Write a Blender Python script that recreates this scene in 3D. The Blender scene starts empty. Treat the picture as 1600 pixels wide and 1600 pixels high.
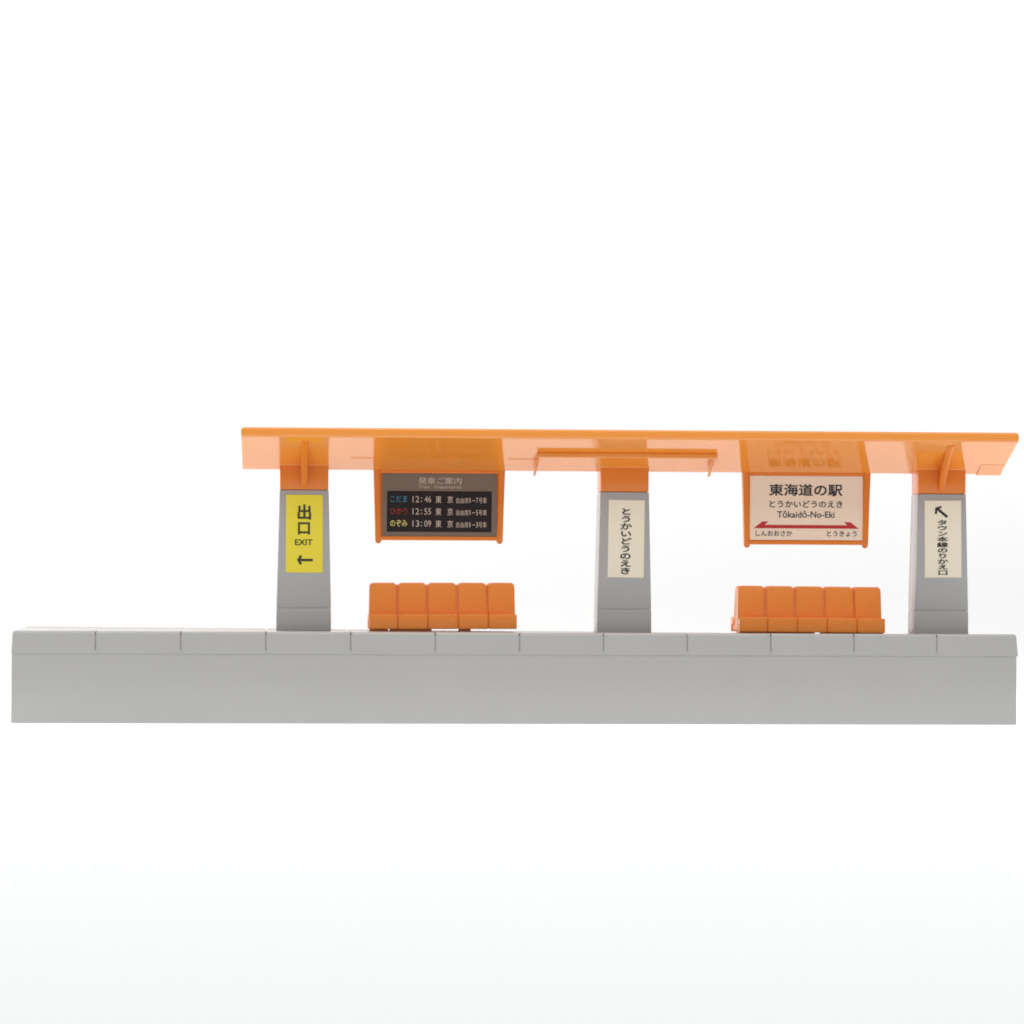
import bpy, bmesh, math
from mathutils import Vector, Matrix

# ------------------------------------------------------------------ scale
S = 0.000275          # metres per drawing unit (the toy platform is about 43 cm long)
sc = bpy.context.scene
col = sc.collection

# ------------------------------------------------------------------ camera
YAW = math.radians(3.9)
DIST = 5500.0
cam_d = bpy.data.cameras.new('camera')
cam = bpy.data.objects.new('camera', cam_d)
col.objects.link(cam)
cam_d.sensor_width = 36.0
cam_d.lens = 36.0 * 5500.0 / 1600.0
cam_d.shift_y = 140.0 / 1600.0
cam_d.clip_start = 0.01
cam_d.clip_end = 50.0
cam.location = Vector((800 - DIST * math.sin(YAW), -DIST * math.cos(YAW), 189.5)) * S
cam.rotation_euler = (Matrix.Rotation(-YAW, 3, 'Z') @ Matrix.Rotation(math.pi / 2, 3, 'X') @ Matrix.Rotation(0.0041, 3, 'Z')).to_euler()
sc.camera = cam

# ------------------------------------------------------------------ world and lamps
w = bpy.data.worlds.new('World')
sc.world = w
w.use_nodes = True
bgn = w.node_tree.nodes['Background']
bgn.inputs['Color'].default_value = (1.0, 1.0, 1.0, 1)
bgn.inputs['Strength'].default_value = 0.37


def area(name, loc, target, sx, sy, power, color=(1, 1, 1)):
    d = bpy.data.lights.new(name, 'AREA')
    d.shape = 'RECTANGLE'
    d.size = sx
    d.size_y = sy
    d.energy = power
    d.color = color
    o = bpy.data.objects.new(name, d)
    col.objects.link(o)
    o.location = loc
    o.rotation_euler = (Vector(target) - Vector(loc)).to_track_quat('-Z', 'Y').to_euler()
    return o


# light table: lamps under and behind the translucent white sheet, one soft box overhead
area('under_table_lamp', (0.22, -1.22, -0.5), (0.22, -1.22, 0), 3.2, 1.9, 17.0, (0.93, 0.97, 1.0))
area('rear_table_lamp', (0.22, 0.26, -0.22), (0.22, 0.26, 0), 2.6, 0.58, 11.0, (0.98, 0.985, 0.99))
area('backdrop_lamp', (0.60, 1.25, 0.10), (0.60, 0.7, 0.10), 2.8, 1.4, 13.5, (0.965, 0.985, 1.0))
area('side_softbox', (-0.75, 0.42, 0.30), (0.25, 0.04, 0.08), 0.7, 0.6, 8.2, (1.0, 0.92, 0.885))
area('overhead_softbox', (0.15, -0.45, 1.15), (0.22, 0.0, 0.08), 1.9, 1.2, 14, (1.0, 0.97, 0.93))

sc.view_settings.view_transform = 'Standard'
sc.view_settings.look = 'None'
sc.view_settings.exposure = 0
sc.view_settings.gamma = 1
sc.view_settings.use_curve_mapping = False
sc.render.engine = 'CYCLES'
sc.cycles.use_denoising = True
sc.cycles.filter_width = 1.8
sc.cycles.max_bounces = 10
sc.cycles.diffuse_bounces = 6
sc.cycles.glossy_bounces = 6


# ------------------------------------------------------------------ materials
def plastic(name, color, rough, bump=0.0, bscale=400.0, ior=1.5, mottle=0.03, sss=0.0, wear=0.0):
    m = bpy.data.materials.new(name)
    m.use_nodes = True
    nt = m.node_tree
    b = nt.nodes['Principled BSDF']
    b.inputs['Roughness'].default_value = rough
    b.inputs['IOR'].default_value = ior
    tc = nt.nodes.new('ShaderNodeTexCoord')
    n = nt.nodes.new('ShaderNodeTexNoise')
    n.inputs['Scale'].default_value = 38.0
    n.inputs['Detail'].default_value = 4
    nt.links.new(tc.outputs['Object'], n.inputs['Vector'])
    mix = nt.nodes.new('ShaderNodeMix')
    mix.data_type = 'RGBA'
    mix.inputs['A'].default_value = tuple(c * (1 - mottle) for c in color) + (1,)
    mix.inputs['B'].default_value = tuple(min(1, c * (1 + mottle)) for c in color) + (1,)
    nt.links.new(n.outputs['Fac'], mix.inputs['Factor'])
    nt.links.new(mix.outputs['Result'], b.inputs['Base Color'])
    if wear:
        n3 = nt.nodes.new('ShaderNodeTexNoise')
        n3.inputs['Scale'].default_value = 90.0
        n3.inputs['Detail'].default_value = 6
        nt.links.new(tc.outputs['Object'], n3.inputs['Vector'])
        mr = nt.nodes.new('ShaderNodeMapRange')
        mr.inputs['To Min'].default_value = max(0.02, rough - wear)
        mr.inputs['To Max'].default_value = rough + wear
        nt.links.new(n3.outputs['Fac'], mr.inputs['Value'])
        nt.links.new(mr.outputs['Result'], b.inputs['Roughness'])
    if sss:
        b.inputs['Subsurface Weight'].default_value = sss
        b.inputs['Subsurface Radius'].default_value = (1.0, 0.5, 0.25)
        b.inputs['Subsurface Scale'].default_value = 0.0015
    if bump:
        n2 = nt.nodes.new('ShaderNodeTexNoise')
        n2.inputs['Scale'].default_value = bscale
        n2.inputs['Detail'].default_value = 2
        nt.links.new(tc.outputs['Object'], n2.inputs['Vector'])
        bp = nt.nodes.new('ShaderNodeBump')
        bp.inputs['Strength'].default_value = bump
        bp.inputs['Distance'].default_value = 0.0004
        nt.links.new(n2.outputs['Fac'], bp.inputs['Height'])
        nt.links.new(bp.outputs['Normal'], b.inputs['Normal'])
    return m


M = {
    'roof': plastic('glossy_orange_plastic', (0.88, 0.305, 0.036), 0.09, 0.0, 120.0, 1.85, wear=0.02),
    'cap': plastic('satin_orange_plastic', (0.80, 0.225, 0.022), 0.16, 0.008, 900.0, wear=0.05),
    'bench': plastic('matt_orange_plastic', (0.86, 0.275, 0.043), 0.26, 0.02, 1500.0, wear=0.06),
    'grey': plastic('pale_grey_plastic', (0.42, 0.42, 0.414), 0.2, 0.012, 1500.0, wear=0.06),
    'pillar': plastic('grey_plastic', (0.42, 0.428, 0.432), 0.2, 0.012, 1500.0, wear=0.06),
    'yellow': plastic('yellow_sticker', (0.83, 0.71, 0.045), 0.45, mottle=0.02),
    'cream': plastic('cream_sticker', (0.86, 0.81, 0.655), 0.5, mottle=0.02),
    'peach': plastic('pale_peach_sticker', (0.92, 0.765, 0.61), 0.4, mottle=0.02),
    'board': plastic('taupe_sticker', (0.19, 0.142, 0.105), 0.4, mottle=0.06),
    'display': plastic('dark_print', (0.017, 0.010, 0.011), 0.4, ior=1.35, mottle=0.06),
    'ink': plastic('black_ink', (0.022, 0.02, 0.022), 0.5),
    'ink_dark': plastic('olive_black_ink', (0.045, 0.04, 0.012), 0.5),
    'red': plastic('red_ink', (0.52, 0.02, 0.03), 0.5),
    'white_ink': plastic('pale_ink', (0.57, 0.48, 0.40), 0.5),
    'blue_ink': plastic('blue_ink', (0.03, 0.20, 0.30), 0.5),
    'red_ink': plastic('dull_red_ink', (0.33, 0.018, 0.022), 0.5),
    'yellow_ink': plastic('yellow_ink', (0.66, 0.60, 0.17), 0.5),
}


def sheet_material():
    m = bpy.data.materials.new('translucent_white_acrylic')
    m.use_nodes = True
    nt = m.node_tree
    nt.nodes.remove(nt.nodes['Principled BSDF'])
    out = nt.nodes['Material Output']
    d = nt.nodes.new('ShaderNodeBsdfDiffuse')
    t = nt.nodes.new('ShaderNodeBsdfTranslucent')
    d.inputs['Color'].default_value = (0.93, 0.935, 0.94, 1)
    t.inputs['Color'].default_value = (0.96, 0.96, 0.96, 1)
    mx = nt.nodes.new('ShaderNodeMixShader')
    mx.inputs['Fac'].default_value = 0.5
    nt.links.new(d.outputs[0], mx.inputs[1])
    nt.links.new(t.outputs[0], mx.inputs[2])
    nt.links.new(mx.outputs[0], out.inputs['Surface'])
    return m


M['sheet'] = sheet_material()


# ------------------------------------------------------------------ helpers
def link_mesh(name, verts, faces, mat, parent=None, bevel=0.0, seg=2, smooth=True, angle=40):
    """verts in drawing units relative to the parent's origin"""
    me = bpy.data.meshes.new(name)
    me.from_pydata([(x * S, y * S, z * S) for x, y, z in verts], [], faces)
    bm = bmesh.new()
    bm.from_mesh(me)
    bmesh.ops.recalc_face_normals(bm, faces=bm.faces)
    if bevel:
        ed = [e for e in bm.edges if len(e.link_faces) == 2 and e.calc_face_angle(0) > math.radians(28)]
        bmesh.ops.bevel(bm, geom=ed, offset=bevel * S, segments=seg, profile=0.5, affect='EDGES', clamp_overlap=True)
    bm.to_mesh(me)
    bm.free()
    if smooth:
        me.polygons.foreach_set('use_smooth', [True] * len(me.polygons))
        me.set_sharp_from_angle(angle=math.radians(angle))
    me.materials.append(M[mat])
    o = bpy.data.objects.new(name, me)
    col.objects.link(o)
    o.parent = parent
    return o


def hexa(c):
    """8 corners: bottom 4 (ccw) then top 4"""
    return c, [(0, 1, 2, 3), (4, 7, 6, 5), (0, 4, 5, 1), (1, 5, 6, 2), (2, 6, 7, 3), (3, 7, 4, 0)]


def boxv(x0, x1, y0, y1, z0, z1, tx=0.0, ty=0.0):
    """box whose top is drawn in by tx, ty on each side"""
    return hexa([(x0, y0, z0), (x1, y0, z0), (x1, y1, z0), (x0, y1, z0),
                 (x0 + tx, y0 + ty, z1), (x1 - tx, y0 + ty, z1), (x1 - tx, y1 - ty, z1), (x0 + tx, y1 - ty, z1)])


def extrude_x(profile, x0, x1):
    """closed YZ profile extruded along X (x0, x1 may be functions of z)"""
    n = len(profile)
    fx0 = x0 if callable(x0) else (lambda z: x0)
    fx1 = x1 if callable(x1) else (lambda z: x1)
    v = [(fx0(z), y, z) for y, z in profile] + [(fx1(z), y, z) for y, z in profile]
    f = [tuple(range(n)), tuple(range(2 * n - 1, n - 1, -1))]
    f += [(i, (i + 1) % n, n + (i + 1) % n, n + i) for i in range(n)]
    return v, f


def extrude_y(profile, y0, y1):
    n = len(profile)
    v = [(x, y0, z) for x, z in profile] + [(x, y1, z) for x, z in profile]
    f = [tuple(range(n)), tuple(range(2 * n - 1, n - 1, -1))]
    f += [(i, (i + 1) % n, n + (i + 1) % n, n + i) for i in range(n)]
    return v, f


def rrect(x0, x1, z0, z1, rb, rt, n=5):
    """rounded rectangle outline: bottom radius rb, top radius rt"""
    p = []
    for cx, cz, r, a0 in ((x1 - rb, z0 + rb, rb, -90), (x1 - rt, z1 - rt, rt, 0), (x0 + rt, z1 - rt, rt, 90), (x0 + rb, z0 + rb, rb, 180)):
        if r < 0.01:
            p.append((cx, cz))
            continue
        for i in range(n + 1):
            a = math.radians(a0 + 90 * i / n)
            p.append((cx + r * math.cos(a), cz + r * math.sin(a)))
    return p


def thing(name, label, cat, loc=(0, 0, 0), group=None):
    o = bpy.data.objects.new(name, None)
    o.empty_display_size = 0.01
    col.objects.link(o)
    o.location = Vector(loc) * S
    o['label'] = label
    o['category'] = cat
    if group:
        o['group'] = group
    return o


# ---- lettering: built-in font outlines turned into thin flat print
def glyphs(body, offset=0.0):
    c = bpy.data.curves.new('lettering_outline', 'FONT')
    c.body = body
    c.resolution_u = 3
    o = bpy.data.objects.new('lettering_outline', c)
    col.objects.link(o)
    bpy.context.view_layer.update()
    me = bpy.data.meshes.new_from_object(o.evaluated_get(bpy.context.evaluated_depsgraph_get()))
    vs = [(v.co.x, v.co.y) for v in me.vertices]
    fs = [tuple(p.vertices) for p in me.polygons]
    bpy.data.objects.remove(o)
    bpy.data.curves.remove(c)
    bpy.data.meshes.remove(me)
    vs = [(x, y, 0.0) for x, y in vs]
    if offset:          # heavier strokes: the print is laid down in several slightly shifted passes
        v0, f0 = vs, fs
        vs, fs = [], []
        for k, (dx, dy) in enumerate(((-1, -1), (1, -1), (1, 1), (-1, 1), (0, 0))):
            n = len(vs)
            vs += [(x + dx * offset, y + dy * offset, 0.03 * k) for x, y, _ in v0]
            fs += [tuple(n + i for i in q) for q in f0]
    return vs, fs


class Sheet:
    """a printed sticker: maps measured layout coordinates (u right, v down) on to the sticker's plane"""

    def __init__(self, box, xz, y, rot=0.0):
        self.u0, self.v0, self.u1, self.v1 = box
        self.x0, self.z1, self.x1, self.z0 = xz      # left, top, right, bottom
        self.y = y
        self.rot = rot

    def pt(self, u, v, lift):
        x = self.x0 + (u - self.u0) / (self.u1 - self.u0) * (self.x1 - self.x0)
        z = self.z1 + (v - self.v0) / (self.v1 - self.v0) * (self.z0 - self.z1)
        if self.rot:
            cx, cz = (self.x0 + self.x1) / 2, (self.z0 + self.z1) / 2
            c, s = math.cos(self.rot), math.sin(self.rot)
            x, z = cx + (x - cx) * c - (z - cz) * s, cz + (x - cx) * s + (z - cz) * c
        return (x, self.y - lift, z)

    def backing(self, name, mat, parent, thick=0.5, bow=0.0):
        a = [self.pt(self.u0, self.v1, 0), self.pt(self.u1, self.v1, 0), self.pt(self.u1, self.v0, 0), self.pt(self.u0, self.v0, 0)]
        b = [(x, y + thick, z) for x, y, z in a]
        return link_mesh(name, *hexa(a + b), mat, parent, smooth=False)

    def poly(self, pts, name, mat, parent, lift=0.35):
        v = [self.pt(u, w_, lift) for u, w_ in pts]
        return link_mesh(name, v, [tuple(range(len(v)))], mat, parent, smooth=False)

    def polys(self, plist, name, mat, parent, lift=0.35):
        v, f = [], []
        for pts in plist:
            f.append(tuple(range(len(v), len(v) + len(pts))))
            v += [self.pt(u, w_, lift) for u, w_ in pts]
        return link_mesh(name, v, f, mat, parent, smooth=False)

    def text(self, body, box, mat, parent, bold=0.0, lift=0.35):
        """fit a line of lettering into box (u0, v0, u1, v1)"""
        vs, fs = glyphs(body, bold)
        xs = [p[0] for p in vs]
        ys = [p[1] for p in vs]
        a, b, c, d = min(xs), max(xs), min(ys), max(ys)
        v = [self.pt(box[0] + (x - a) / (b - a) * (box[2] - box[0]), box[3] - (y - c) / (d - c) * (box[3] - box[1]), lift + h) for x, y, h in vs]
        o = link_mesh('lettering', v, fs, mat, parent, smooth=False)
        return o

    def column(self, body, cu, v_first, pitch, eu, ev, mat, parent, bold=0.0, lift=0.35, drift=0.0):
        """characters one below another; each em square is eu by ev"""
        V, F = [], []
        for i, ch in enumerate(body):
            vs, fs = glyphs(ch, bold)
            n = len(V)
            for x, y, h in vs:
                V.append(self.pt(cu + drift * i + (x - 0.5) * eu, v_first + pitch * i - (y - 0.38) * ev, lift + h))
            F += [tuple(n + k for k in f) for f in fs]
        return link_mesh('lettering', V, F, mat, parent, smooth=False)


# ------------------------------------------------------------------ setting: the light-table sheet
prof = [(-5400, 0.0)]
for y in (-3000, -1000, 0, 500, 1200, 1900):
    prof.append((y, 0.0))
for i in range(1, 13):
    a = math.radians(90 * i / 12)
    prof.append((1900 + 1000 * math.sin(a), 1000 - 1000 * math.cos(a)))
prof.append((2900, 3000))
prof.append((2900, 5600))
sv = [(-4200, y, z) for y, z in prof] + [(5800, y, z) for y, z in prof]
n = len(prof)
sheet = link_mesh('backdrop', sv, [(i, i + 1, n + i + 1, n + i) for i in range(n - 1)], 'sheet', angle=60)
sheet.location.z = -2.2 * S
sheet['kind'] = 'structure'
sheet['label'] = 'seamless white backlit sheet under and behind the toy'


# ------------------------------------------------------------------ platform
def twist(x, y):
    """the long thin moulding is slightly warped: rear edge up at the left, down at the right"""
    return -(y / 310.0) * 5.2 * (x - 850.0) / 830.0


PX, PY = 811.5, 155.0
plat = thing('station_platform', 'long pale grey plastic station platform with tiled edge under the orange shelter', 'platform', (PX, PY, 0))


def warp(v):
    return [(x - PX, y - PY, z + twist(x, y) * max(0.0, min(1.0, (z - 60) / 80.0))) for x, y, z in v]


def grid_box(x0, x1, y0, y1, z0, z1, nx, tx0=0.0, tx1=0.0, ty=0.0):
    """box split along x so that it can follow the warp"""
    v, f = [], []
    for i in range(nx + 1):
        t = i / nx
        xb = x0 + (x1 - x0) * t
        xt = (x0 + tx0) + (x1 - tx1 - x0 - tx0) * t
        v += [(xb, y0, z0), (xb, y1, z0), (xt, y1 - ty, z1), (xt, y0 + ty, z1)]
    for i in range(nx):
        a, b = 4 * i, 4 * i + 4
        for k in range(4):
            l = (k + 1) % 4
            f.append((a + k, a + l, b + l, b + k))
    f.append((3, 2, 1, 0))
    f.append((4 * nx, 4 * nx + 1, 4 * nx + 2, 4 * nx + 3))
    return v, f


v, f = grid_box(23.3, 1598.9, -0.1, 310.0, -1.9, 113.4, 12, 0.3, 0.3, 0)
link_mesh('plinth', warp(v), f, 'grey', plat, 2.2, 4)
v, f = grid_box(25.0, 1598.0, 2.0, 308.0, 112.0, 136.0, 12)
link_mesh('core', warp(v), f, 'grey', plat, 0.5, 1)


def edge_tile(x0, x1, row, first, last):
    """coping tile: big rounding along the outer top edges, fine bevel at the joints"""
    ya, yb = (-0.8, 74.0) if row == 0 else (236.0, 310.8)
    v, f = boxv(x0, x1, ya, yb, 106.4, 141.2)
    v = [list(p) for p in v]
    for k in range(4, 8):
        if row == 0 and k in (4, 5):
            v[k][1] += 1.2
        if row == 1 and k in (6, 7):
            v[k][1] -= 1.2
        if first and k in (4, 7):
            v[k][0] += 1.8
        if last and k in (5, 6):
            v[k][0] -= 2.8
    o = link_mesh('edge_tile', warp([tuple(p) for p in v]), f, 'grey', plat, smooth=False)
    bm = bmesh.new()
    bm.from_mesh(o.data)
    zt = 125.0 * S

    def big(e):
        a, b = e.verts
        ymid = (a.co.y + b.co.y) / 2 / S + PY
        xmid = (a.co.x + b.co.x) / 2 / S + PX
        top = a.co.z > zt and b.co.z > zt
        outer_y = ymid < 2 if row == 0 else ymid > 308
        outer_x = (first and xmid < x0 + 3) or (last and xmid > x1 - 4)
        return (top and (outer_y or outer_x)) or (outer_y and outer_x and not top and abs(a.co.z - b.co.z) > 10 * S)
    bmesh.ops.bevel(bm, geom=[e for e in bm.edges if big(e)], offset=4.6 * S, segments=5, profile=0.5, affect='EDGES', clamp_overlap=True)
    ed = [e for e in bm.edges if len(e.link_faces) == 2 and e.calc_face_angle(0) > math.radians(50) and max(q.co.z for q in e.verts) > zt]
    bmesh.ops.bevel(bm, geom=ed, offset=0.7 * S, segments=2, profile=0.5, affect='EDGES', clamp_overlap=True)
    bm.to_mesh(o.data)
    bm.free()
    o.data.polygons.foreach_set('use_smooth', [True] * len(o.data.polygons))
    o.data.set_sharp_from_angle(angle=math.radians(32))
    return o


grooves = [22.3] + [153.0 + 131.83 * i for i in range(11)] + [1601.2]
for row in range(2):
    for i in range(12):
        edge_tile(grooves[i] + (0 if i == 0 else 1.05), grooves[i + 1] - (0 if i == 11 else 1.05), row, i == 0, i == 11)
v, f = grid_box(23.6, 1599.0, 74.6, 235.4, 130.0, 140.9, 12, 1.5, 2.0)
link_mesh('deck', warp(v), f, 'grey', plat, 2.0, 2)

# ------------------------------------------------------------------ pillars
PILLARS = [(476.2, 'exit'), (988.8, 'name'), (1502.4, 'transfer')]
labels = {
    'exit': 'grey plastic pillar with a yellow exit sticker',
    'name': 'grey plastic pillar with a cream sticker of vertical kana, between the two benches',
    'transfer': 'grey plastic pillar with a cream sticker headed by a slanting arrow',
}
for cx, kind in PILLARS:
    dz = twist(cx, 155)
    p = thing('support_post', labels[kind], 'pillar', (cx, 155, 140.6 + dz), 'pillars carrying the orange roof')
    z0 = 140.6 + dz
    link_mesh('base', *boxv(-43.6, 43.6, -31.5, 31.5, 0.2, 177.0 - z0, 0.2, 0.2), 'pillar', p, 1.2, 2)
    link_mesh('shaft', *boxv(-43.4, 43.4, -31.2, 31.2, 177.3 - z0, 366.0 - z0, 4.2, 1.2), 'pillar', p, 1.9, 3)

    def face_y(z):          # front face of the shaft
        return -31.2 + 1.2 * (z - 177.3) / 188.7
    if kind == 'exit':
        sh = Sheet((446.5, 773, 504.5, 894.5), (447.3 - cx, 358.2 - z0, 506.0 - cx, 234.4 - z0), -31.4)
        st = sh.backing('sticker', 'yellow', p, 0.4)
        st['label'] = 'bright yellow exit sticker'
        sh.text('出', (464.9, 788.0, 486.2, 812.0), 'ink_dark', st, 0.03)
        sh.text('口', (465.6, 816.0, 484.4, 835.2), 'ink_dark', st, 0.03)
        sh.text('EXIT', (461.0, 842.6, 488.6, 851.8), 'ink_dark', st, 0.018)
        sh.polys([[(467, 872.9), (488.3, 872.9), (489.2, 874.0), (489.2, 875.8), (488.3, 876.9), (467, 876.9)]], 'arrow', 'ink_dark', st, 0.35)
        sh.polys([[(464.4, 874.9), (469.2, 866.9), (471.6, 868.4), (472.0, 869.6), (468.9, 874.9), (472.0, 880.2), (471.6, 881.4), (469.2, 882.9)]], 'arrow', 'ink_dark', st, 0.42)
    elif kind == 'name':
        sh = Sheet((950, 781.5, 1007, 902.5), (962.3 - cx, 352.9 - z0, 1020.4 - cx, 228.8 - z0), -31.4, -0.012)
        st = sh.backing('sticker', 'cream', p, 0.4)
        st['label'] = 'cream sticker with vertical kana'
        sh.column('とうかいどうのえき', 977.8, 799.3, 11.6, 19.0, 11.6, 'ink', st, 0.022, drift=-0.02)
    else:
        sh = Sheet((1445, 782, 1502, 902.5), (1474.3 - cx, 355.2 - z0, 1533.9 - cx, 231.0 - z0), -31.4, 0.008)
        st = sh.backing('sticker', 'cream', p, 0.4)
        st['label'] = 'cream sticker with slanting arrow and vertical kana'
        dx, dy = 0.757, 0.653

        def bar(a, b, wd):
            lx, ly = b[0] - a[0], b[1] - a[1]
            L = math.hypot(lx, ly)
            nx_, ny_ = -ly / L * wd / 2, lx / L * wd / 2
            return [(a[0] + nx_, a[1] + ny_), (b[0] + nx_, b[1] + ny_), (b[0] - nx_, b[1] - ny_), (a[0] - nx_, a[1] - ny_)]
        sh.polys([bar((1463.3, 793.6), (1480.3, 808.0), 4.0)], 'arrow', 'ink', st, 0.33)
        sh.polys([[(1460.7, 803.2), (1461.6, 793.2), (1471.0, 790.3), (1471.4, 793.4), (1464.9, 795.6), (1464.2, 802.8)]], 'arrow', 'ink', st, 0.42)
        sh.column('タウン本線のりかえ口', 1472.4, 816.4, 8.68, 17.6, 8.5, 'ink', st, 0.022, drift=0.06)

# ------------------------------------------------------------------ canopy roof
RX, RY, RZ = 991.5, 155.0, 399.0
roof = thing('station_canopy', 'glossy orange plastic butterfly roof on three grey pillars', 'canopy', (RX, RY, RZ))
VZ = 399.2


def rz(y):
    """underside height at depth y (front half)"""
    if y >= 140:
        return VZ
    return VZ + (140 - y) * (444.4 - VZ) / (140 - 28)


half = [(28.4, 444.4), (25.2, 445.6), (24.0, 448.4), (24.2, 454.0), (24.9, 458.8), (27.4, 460.6), (33.5, 460.4), (37.0, 456.4)]
prof = half + [(140, 413.0), (170, 413.0)] + [(310 - y, z) for y, z in reversed(half)] + [(170, VZ), (140, VZ)]


def lip_round(z):
    """rounded ends of the front and rear lips"""
    return max(0.0, z - 457.0) * 0.75 + max(0.0, 446.6 - z) * 0.5 if z > 444 else 0.0


def xl(z):
    return 376.0 + (460.6 - z) * 0.035 - RX + lip_round(z)


def xr(z):
    return 1607.2 - (460.6 - z) * 0.10 - RX - 1.4 * lip_round(z)


prof_l = [(y - RY, z - RZ) for y, z in prof]
v, f = extrude_x(prof_l, lambda z: xl(z + RZ), lambda z: xr(z + RZ))
# face loops of this concave outline: split end caps into quads so they fill cleanly
npf = len(prof_l)
f = f[2:]
hn = len(half)
cap = []
low = [npf - 1, npf - 2]     # (140,VZ), (170,VZ)
f_end = [list(range(0, hn)) + [hn, npf - 1], [hn, hn + 1, npf - 2, npf - 1], [hn + 1] + list(range(hn + 2, 2 * hn + 2)) + [npf - 2]]
for q in f_end:
    f.append(tuple(q))
    f.append(tuple(npf + i for i in reversed(q)))
link_mesh('roof_shell', v, f, 'roof', roof, 0.8, 2, angle=5)
# small step at the right-hand end of the underside, and two faint moulding lines
prof_s = [(106, rz(106) + 0.5), (106.4, rz(106) - 0.8), (140, VZ - 2.2), (150, VZ - 2.2), (150, VZ + 0.5), (140, VZ + 0.5)]
v, f = extrude_x([(y - RY, z - RZ) for y, z in prof_s], 1562.0 - RX, lambda z: 1600.6 - RX)
link_mesh('underside_step', v, f, 'roof', roof, 0.3, 1, angle=5)
for a, b in ((549.0, 589.0), (799.0, 846.0)):
    prof_s = [(97.0, rz(97) + 0.3), (97.0, rz(97) - 0.7), (98.6, rz(98.6) - 0.7), (98.6, rz(98.6) + 0.3)]
    v, f = extrude_x([(y - RY, z - RZ) for y, z in prof_s], a - RX, b - RX)
    link_mesh('moulding_line', v, f, 'roof', roof, 0, smooth=False)
for cx, kind in PILLARS:
    zb = 366.35
    v, f = boxv(cx - 38.6 - RX, cx + 38.6 - RX, 125.0 - RY, 185.0 - RY, zb - RZ, 411.0 - RZ, -0.2, 0)
    link_mesh('pillar_cap', v, f, 'cap', roof, 1.8, 3)
    v, f = boxv(cx - 39.0 - RX, cx + 39.0 - RX, 123.8 - RY, 186.0 - RY, 404.6 - RZ, 408.5 - RZ, -2.6, -1.6)
    link_mesh('cap_collar', v, f, 'roof', roof, 0.7, 2)
# curved gussets on the outer pillars
for gx in (476.2, 1501.2):
    pts = []
    for i in range(11):
        t = i / 10
        y = 39 + (124.2 - 39) * t
        z = (rz(39) - 1.0) * (1 - t) + 369.5 * t + 9.0 * math.sin(math.pi * t)
        z = min(z, rz(y) - 0.6)
        if i > 8:
            y = min(y, 123.4)
        pts.append((y, z))
    pts += [(126.5, 369.5), (126.5, rz(126.5) + 2)]
    for i in range(6):
        y = 126.5 - (126.5 - 40) * (i + 1) / 6
        pts.append((y, rz(y) + 1.5))
    v, f = extrude_x([(y - RY, z - RZ) for y, z in pts], gx - 5.2 - RX, gx + 5.2 - RX)
    link_mesh('gusset', v, f, 'cap', roof, 1.0, 2)
# hanger: a front rail carried by two sloping arms
prof_b = [(72.0, 417.6), (70.6, 418.8), (70.8, 424.6), (72.6, 426.8), (80.0, 425.0), (81.0, 418.8), (79.6, 417.6)]
v, f = extrude_x([(y - RY, z - RZ) for y, z in prof_b], 844.6 - RX, 1131.0 - RX)
link_mesh('hanger_rail', v, f, 'roof', roof, 1.1, 3, angle=50)
for ax, lean in ((847.6, -4.0), (1127.4, -3.4)):
    pts = [(76, 421.5, 0.0), (92, 412.0, 0.33), (108, 402.3, 0.67), (122, 393.8, 1.0), (124.5, 391.9, 1.03), (125.8, 390.4, 1.05)]
    rad = [1, 1, 1, 1, 0.75, 0.3]
    v, f = [], []
    for (y, z, t), r_ in zip(pts, rad):
        for k in range(12):
            a = 2 * math.pi * k / 12
            v.append((ax + lean * t - RX + 2.5 * r_ * math.cos(a), y - RY + 1.6 * r_ * math.sin(a), z - RZ + 2.6 * r_ * math.sin(a)))
    for i in range(len(pts) - 1):
        for k in range(12):
            f.append((i * 12 + k, i * 12 + (k + 1) % 12, i * 12 + 12 + (k + 1) % 12, i * 12 + 12 + k))
    f.append(tuple(range(12)))
    f.append(tuple(range(len(pts) * 12 - 1, len(pts) * 12 - 13, -1)))
    link_mesh('hanger_arm', v, f, 'roof', roof, 0, angle=60)
    # web that ties the arm to the roof underside
    n_ = 5
    v, f = [], []
    for (y, z, t) in pts[:4]:
        cxx = ax + lean * t - RX
        zt_ = max(rz(y) + 1.0, z + 0.5)
        v += [(cxx - 1.3, y - RY, z - RZ), (cxx + 1.3, y - RY, z - RZ), (cxx + 1.3, y - RY, zt_ - RZ), (cxx - 1.3, y - RY, zt_ - RZ)]
    for i in range(3):
        for k in range(4):
            l = (k + 1) % 4
            f.append((4 * i + k, 4 * i + l, 4 * i + 4 + l, 4 * i + 4 + k))
    f += [(0, 1, 2, 3), (15, 14, 13, 12)]
    link_mesh('hanger_web', v, f, 'roof', roof, 0, smooth=False)


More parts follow.
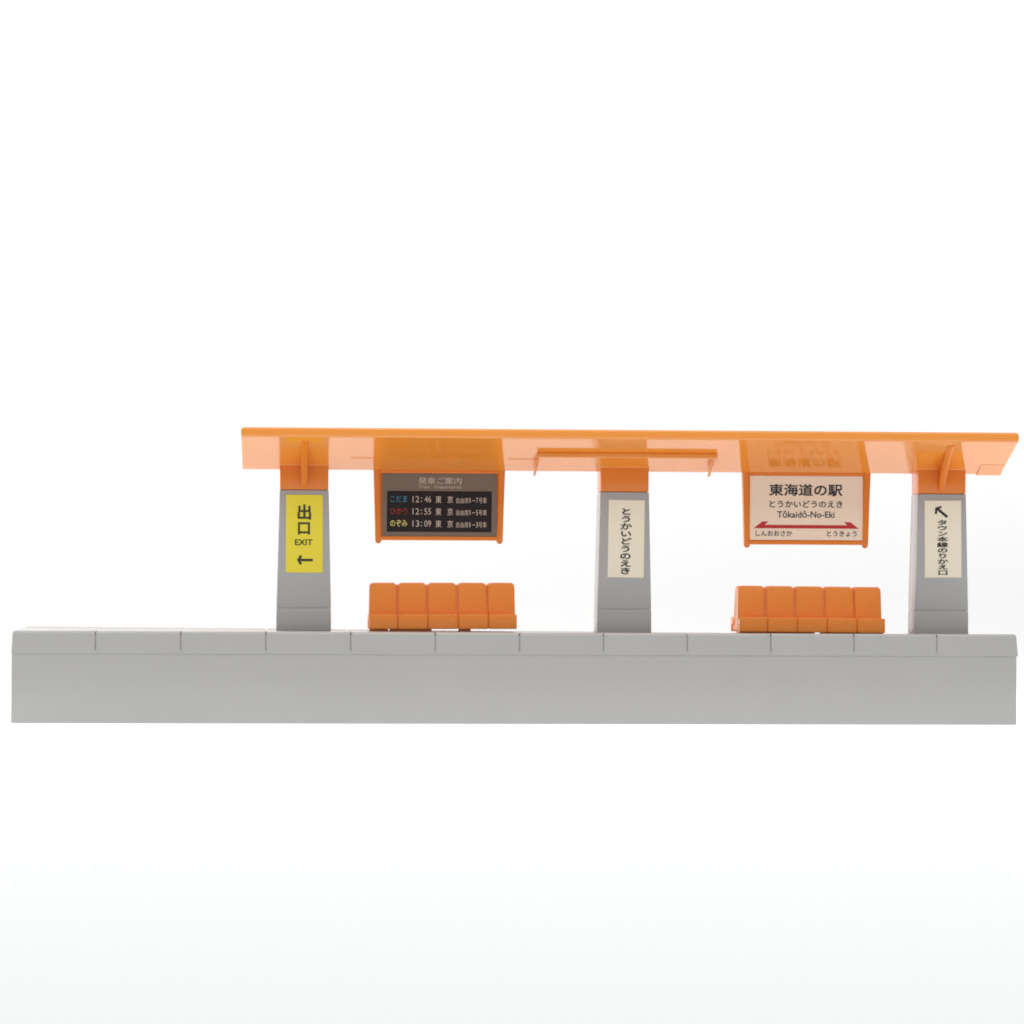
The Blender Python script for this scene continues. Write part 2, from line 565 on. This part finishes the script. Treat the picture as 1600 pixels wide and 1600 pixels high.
# ------------------------------------------------------------------ hanging signs
def hanging_sign(name, label, cx, hw_t, hw_b, zt, zb):
    """flat frame with beaded sides hanging from the roof valley"""
    t = thing(name, label, 'sign', (cx, 147, zb), None)
    H = zt - zb
    # back plate
    link_mesh('back_plate', *boxv(-hw_b + 5, hw_b - 5, -1.0, 5.5, 4.0, H + 4.5, 0), 'cap', t, 0.8, 2)
    # side beads, running a little below the bottom rail
    for s in (-1, 1):
        v, f = [], []
        rows = [(-4.0, 0.12), (-3.7, 0.38), (-2.9, 0.62), (-1.4, 0.86), (0.6, 0.97), (6.0, 1.0), (H * 0.5, 1.05), (H, 1.15), (H + 4.5, 1.2)]
        for z, k in rows:
            xx = s * (hw_b - 5.6 + (hw_t - hw_b) * max(0, z) / H)
            for q in range(14):
                a = 2 * math.pi * q / 14
                v.append((xx + 5.4 * k * math.cos(a), 0.5 + 6.4 * k * math.sin(a), z))
        for i in range(len(rows) - 1):
            for q in range(14):
                f.append((i * 14 + q, i * 14 + (q + 1) % 14, (i + 1) * 14 + (q + 1) % 14, (i + 1) * 14 + q))
        f.append(tuple(range(13, -1, -1)))
        f.append(tuple(range((len(rows) - 1) * 14, len(rows) * 14)))
        link_mesh('side_bead', v, f, 'cap', t, 0, angle=50)
    link_mesh('bottom_rail', *boxv(-hw_b + 8, hw_b - 8, -4.6, 5.0, 1.4, 7.6, 0), 'cap', t, 1.2, 3)
    link_mesh('top_rail', *boxv(-hw_b + 8, hw_b - 8, -3.8, 5.0, H - 1.2, H + 4.2, 0), 'cap', t, 1.0, 2)
    return t


# departure board (left)
cx, zb = 692.4, 285.6
t = hanging_sign('departure_board', 'dark departure board in an orange frame hanging from the roof', cx, 105.2, 102.8, 395.6, zb)
sh = Sheet((597.3, 740.0, 775.4, 838.8), (600.6 - cx, 393.8 - zb, 785.0 - cx, 293.2 - zb), -2.0)
face = sh.backing('sign_face', 'board', t, 0.9)
face['label'] = 'taupe printed face with dark timetable'
d = sh.poly([(605, 831.6), (767, 831.6), (767.4, 767.4), (605.4, 767.4)], 'timetable_panel', 'display', face, 0.3)
sh.text('発車ご案内', (653.6, 745.6, 720.3, 756.6), 'white_ink', face, 0.006)
sh.text('Train', (653.8, 758.0, 670.6, 763.0), 'white_ink', face)
sh.text('Departures', (679.2, 757.9, 719.6, 764.6), 'white_ink', face)
for i, (nm, ink, tm, no) in enumerate((('こだま', 'blue_ink', '12:46', '7'), ('ひかり', 'red_ink', '12:55', '5'), ('のぞみ', 'yellow_ink', '13:09', '3'))):
    o_ = 19.15 * i
    sh.text(nm, (610.3, 774.8 + o_, 636.6, 785.2 + o_), ink, face, 0.012, lift=0.6)
    sh.text(tm.split(':')[0], (644.8, 775.4 + o_, 655.0, 785.2 + o_), 'white_ink', face, lift=0.6)
    sh.polys([[(657.6 + .2, 777.6 + o_ + q), (659.2 + .2, 777.6 + o_ + q), (659.2 + .2, 779.2 + o_ + q), (657.6 + .2, 779.2 + o_ + q)] for q in (0, 5.2)], 'lettering', 'white_ink', face, 0.6)
    sh.text(tm.split(':')[1], (663.0, 775.4 + o_, 673.4, 785.2 + o_), 'white_ink', face, lift=0.6)
    sh.text('東', (680.3, 774.9 + o_, 689.3, 786.2 + o_), 'white_ink', face, 0.008, lift=0.6)
    sh.text('京', (698.6, 774.9 + o_, 707.3, 786.2 + o_), 'white_ink', face, 0.008, lift=0.6)
    sh.text('自由席', (712.4, 777.4 + o_, 731.2, 786.4 + o_), 'white_ink', face, lift=0.6)
    sh.text('1', (732.9, 777.6 + o_, 734.2, 785.6 + o_), 'white_ink', face, lift=0.6)
    sh.polys([[(736.8, 781.4 + o_), (741.6, 781.4 + o_), (741.6, 782.5 + o_), (736.8, 782.5 + o_)]], 'lettering', 'white_ink', face, 0.6)
    sh.text(no, (742.8, 777.6 + o_, 746.2, 785.8 + o_), 'white_ink', face, lift=0.6)
    sh.text('号車', (747.2, 777.2 + o_, 759.5, 786.4 + o_), 'white_ink', face, lift=0.6)

# station name sign (right)
cx, zb = 1285.0, 281.8
t = hanging_sign('station_name_sign', 'pale station name sign with red double arrow hanging from the orange roof', cx, 104.4, 101.6, 395.8, zb)
sh = Sheet((1172.0, 743.4, 1348.4, 843.4), (1193.4 - cx, 393.9 - zb, 1377.0 - cx, 290.6 - zb), -2.0)
face = sh.backing('sign_face', 'peach', t, 0.9)
face['label'] = 'pale peach printed face'
sh.text('東海道の駅', (1202.0, 755.8, 1316.4, 774.6), 'ink', face, 0.018)
sh.text('とうかいどうのえき', (1202.5, 781.8, 1316.6, 792.7), 'ink', face, 0.012)
sh.text('Tōkaidō-No-Eki', (1214.6, 798.0, 1304.2, 808.5), 'ink', face, 0.01)
sh.polys([[(1178.0, 825.2), (1191.4, 814.6), (1201.2, 814.6), (1195.0, 819.8), (1194.0, 825.2)],
          [(1194.0, 825.2), (1195.0, 819.8), (1324.4, 819.9), (1325.4, 825.2)],
          [(1325.4, 825.2), (1324.4, 819.9), (1319.0, 815.0), (1329.2, 815.2), (1342.2, 825.3)]], 'double_arrow', 'red', face)
sh.text('しんおおさか', (1181.2, 828.8, 1238.2, 837.4), 'ink', face, 0.01)
sh.text('とうきょう', (1292.5, 828.8, 1339.0, 837.4), 'ink', face, 0.01)


# ------------------------------------------------------------------ benches (back to back, five seats a side)
def bench(label, cx, tilt, dz, feet):
    t = thing('bench', label, 'bench', (cx, 155, 141.0 + twist(cx, 155) + dz), 'orange five-seat benches on the platform')
    t.rotation_euler.y = tilt
    W = 117.4
    # inner body: seat pan and back core, set back behind the cushions
    body = [(-51.8, 5.0), (-51.8, 24.0), (-24, 20), (-13.0, 74.5), (13.0, 74.5), (24, 20), (51.8, 24.0), (51.8, 5.0)]
    v, f = extrude_x(body, -W + 1.6, W - 1.6)
    f = f[2:]
    nb = len(body)
    for q in ([0, 1, 2, 5, 6, 7], [2, 3, 4, 5]):
        f.append(tuple(q))
        f.append(tuple(nb + i for i in reversed(q)))
    link_mesh('bench_body', v, f, 'bench', t, 0.8, 2)
    edges = [-W, -W + 45.2, -W + 93.2, -W + 141.4, -W + 189.6, W]
    for side in (-1, 1):
        for i in range(5):
            a, b = edges[i], edges[i + 1]
            ga = 0.0 if i == 0 else 0.7
            gb = 0.0 if i == 4 else 0.7
            # backrest cushion: rounded top, leaning back
            n_ = 5
            out = rrect(a + ga * 1.3 + 0.5, b - gb * 1.3 - 0.5, 20.0, 77.6, 0.0, 6.4, 6)
            v, f = extrude_y(out, 0, 8)
            v = [(x * (1 - 0.00012 * z), side * ((27.5 - (z - 20) * 0.165) - (0 if y == 0 else 7.5)), z) for x, y, z in v]
            link_mesh('backrest_cushion', v, f, 'bench', t, 1.9, 3)
            # seat cushion: front panel and sloping top
            ps = [(side * 55.0, 3.7), (side * 54.4, 27.4), (side * 26.0, 21.5), (side * 26.0, 14.0), (side * 48.5, 14.0), (side * 48.5, 3.7)]
            v, f = extrude_x(ps, a + ga, b - gb)
            link_mesh('seat_cushion', v, f, 'bench', t, 1.7, 3)
    # low feet under the seat pan
    for (a, b) in feet:
        link_mesh('foot', *boxv(a, b, -46, -30, 0.0, 6.5, 0, 0), 'bench', t, 0.4, 1)
    for (a, b) in ((-110, -88), (-60, -30)):
        link_mesh('foot', *boxv(a, b, 30, 46, 0.0, 6.5, 0, 0), 'bench', t, 0.4, 1)
    return t


bench('orange plastic five-seat bench beneath the dark departure board', 697.5, math.radians(-0.22), 0.2, ((-117, -87.4), (-84.6, -18), (25, 44)))
bench('orange plastic five-seat bench beneath the pale station name sign', 1289.0, math.radians(0.38), -1.2, ((-117, 5), (15, 116)))
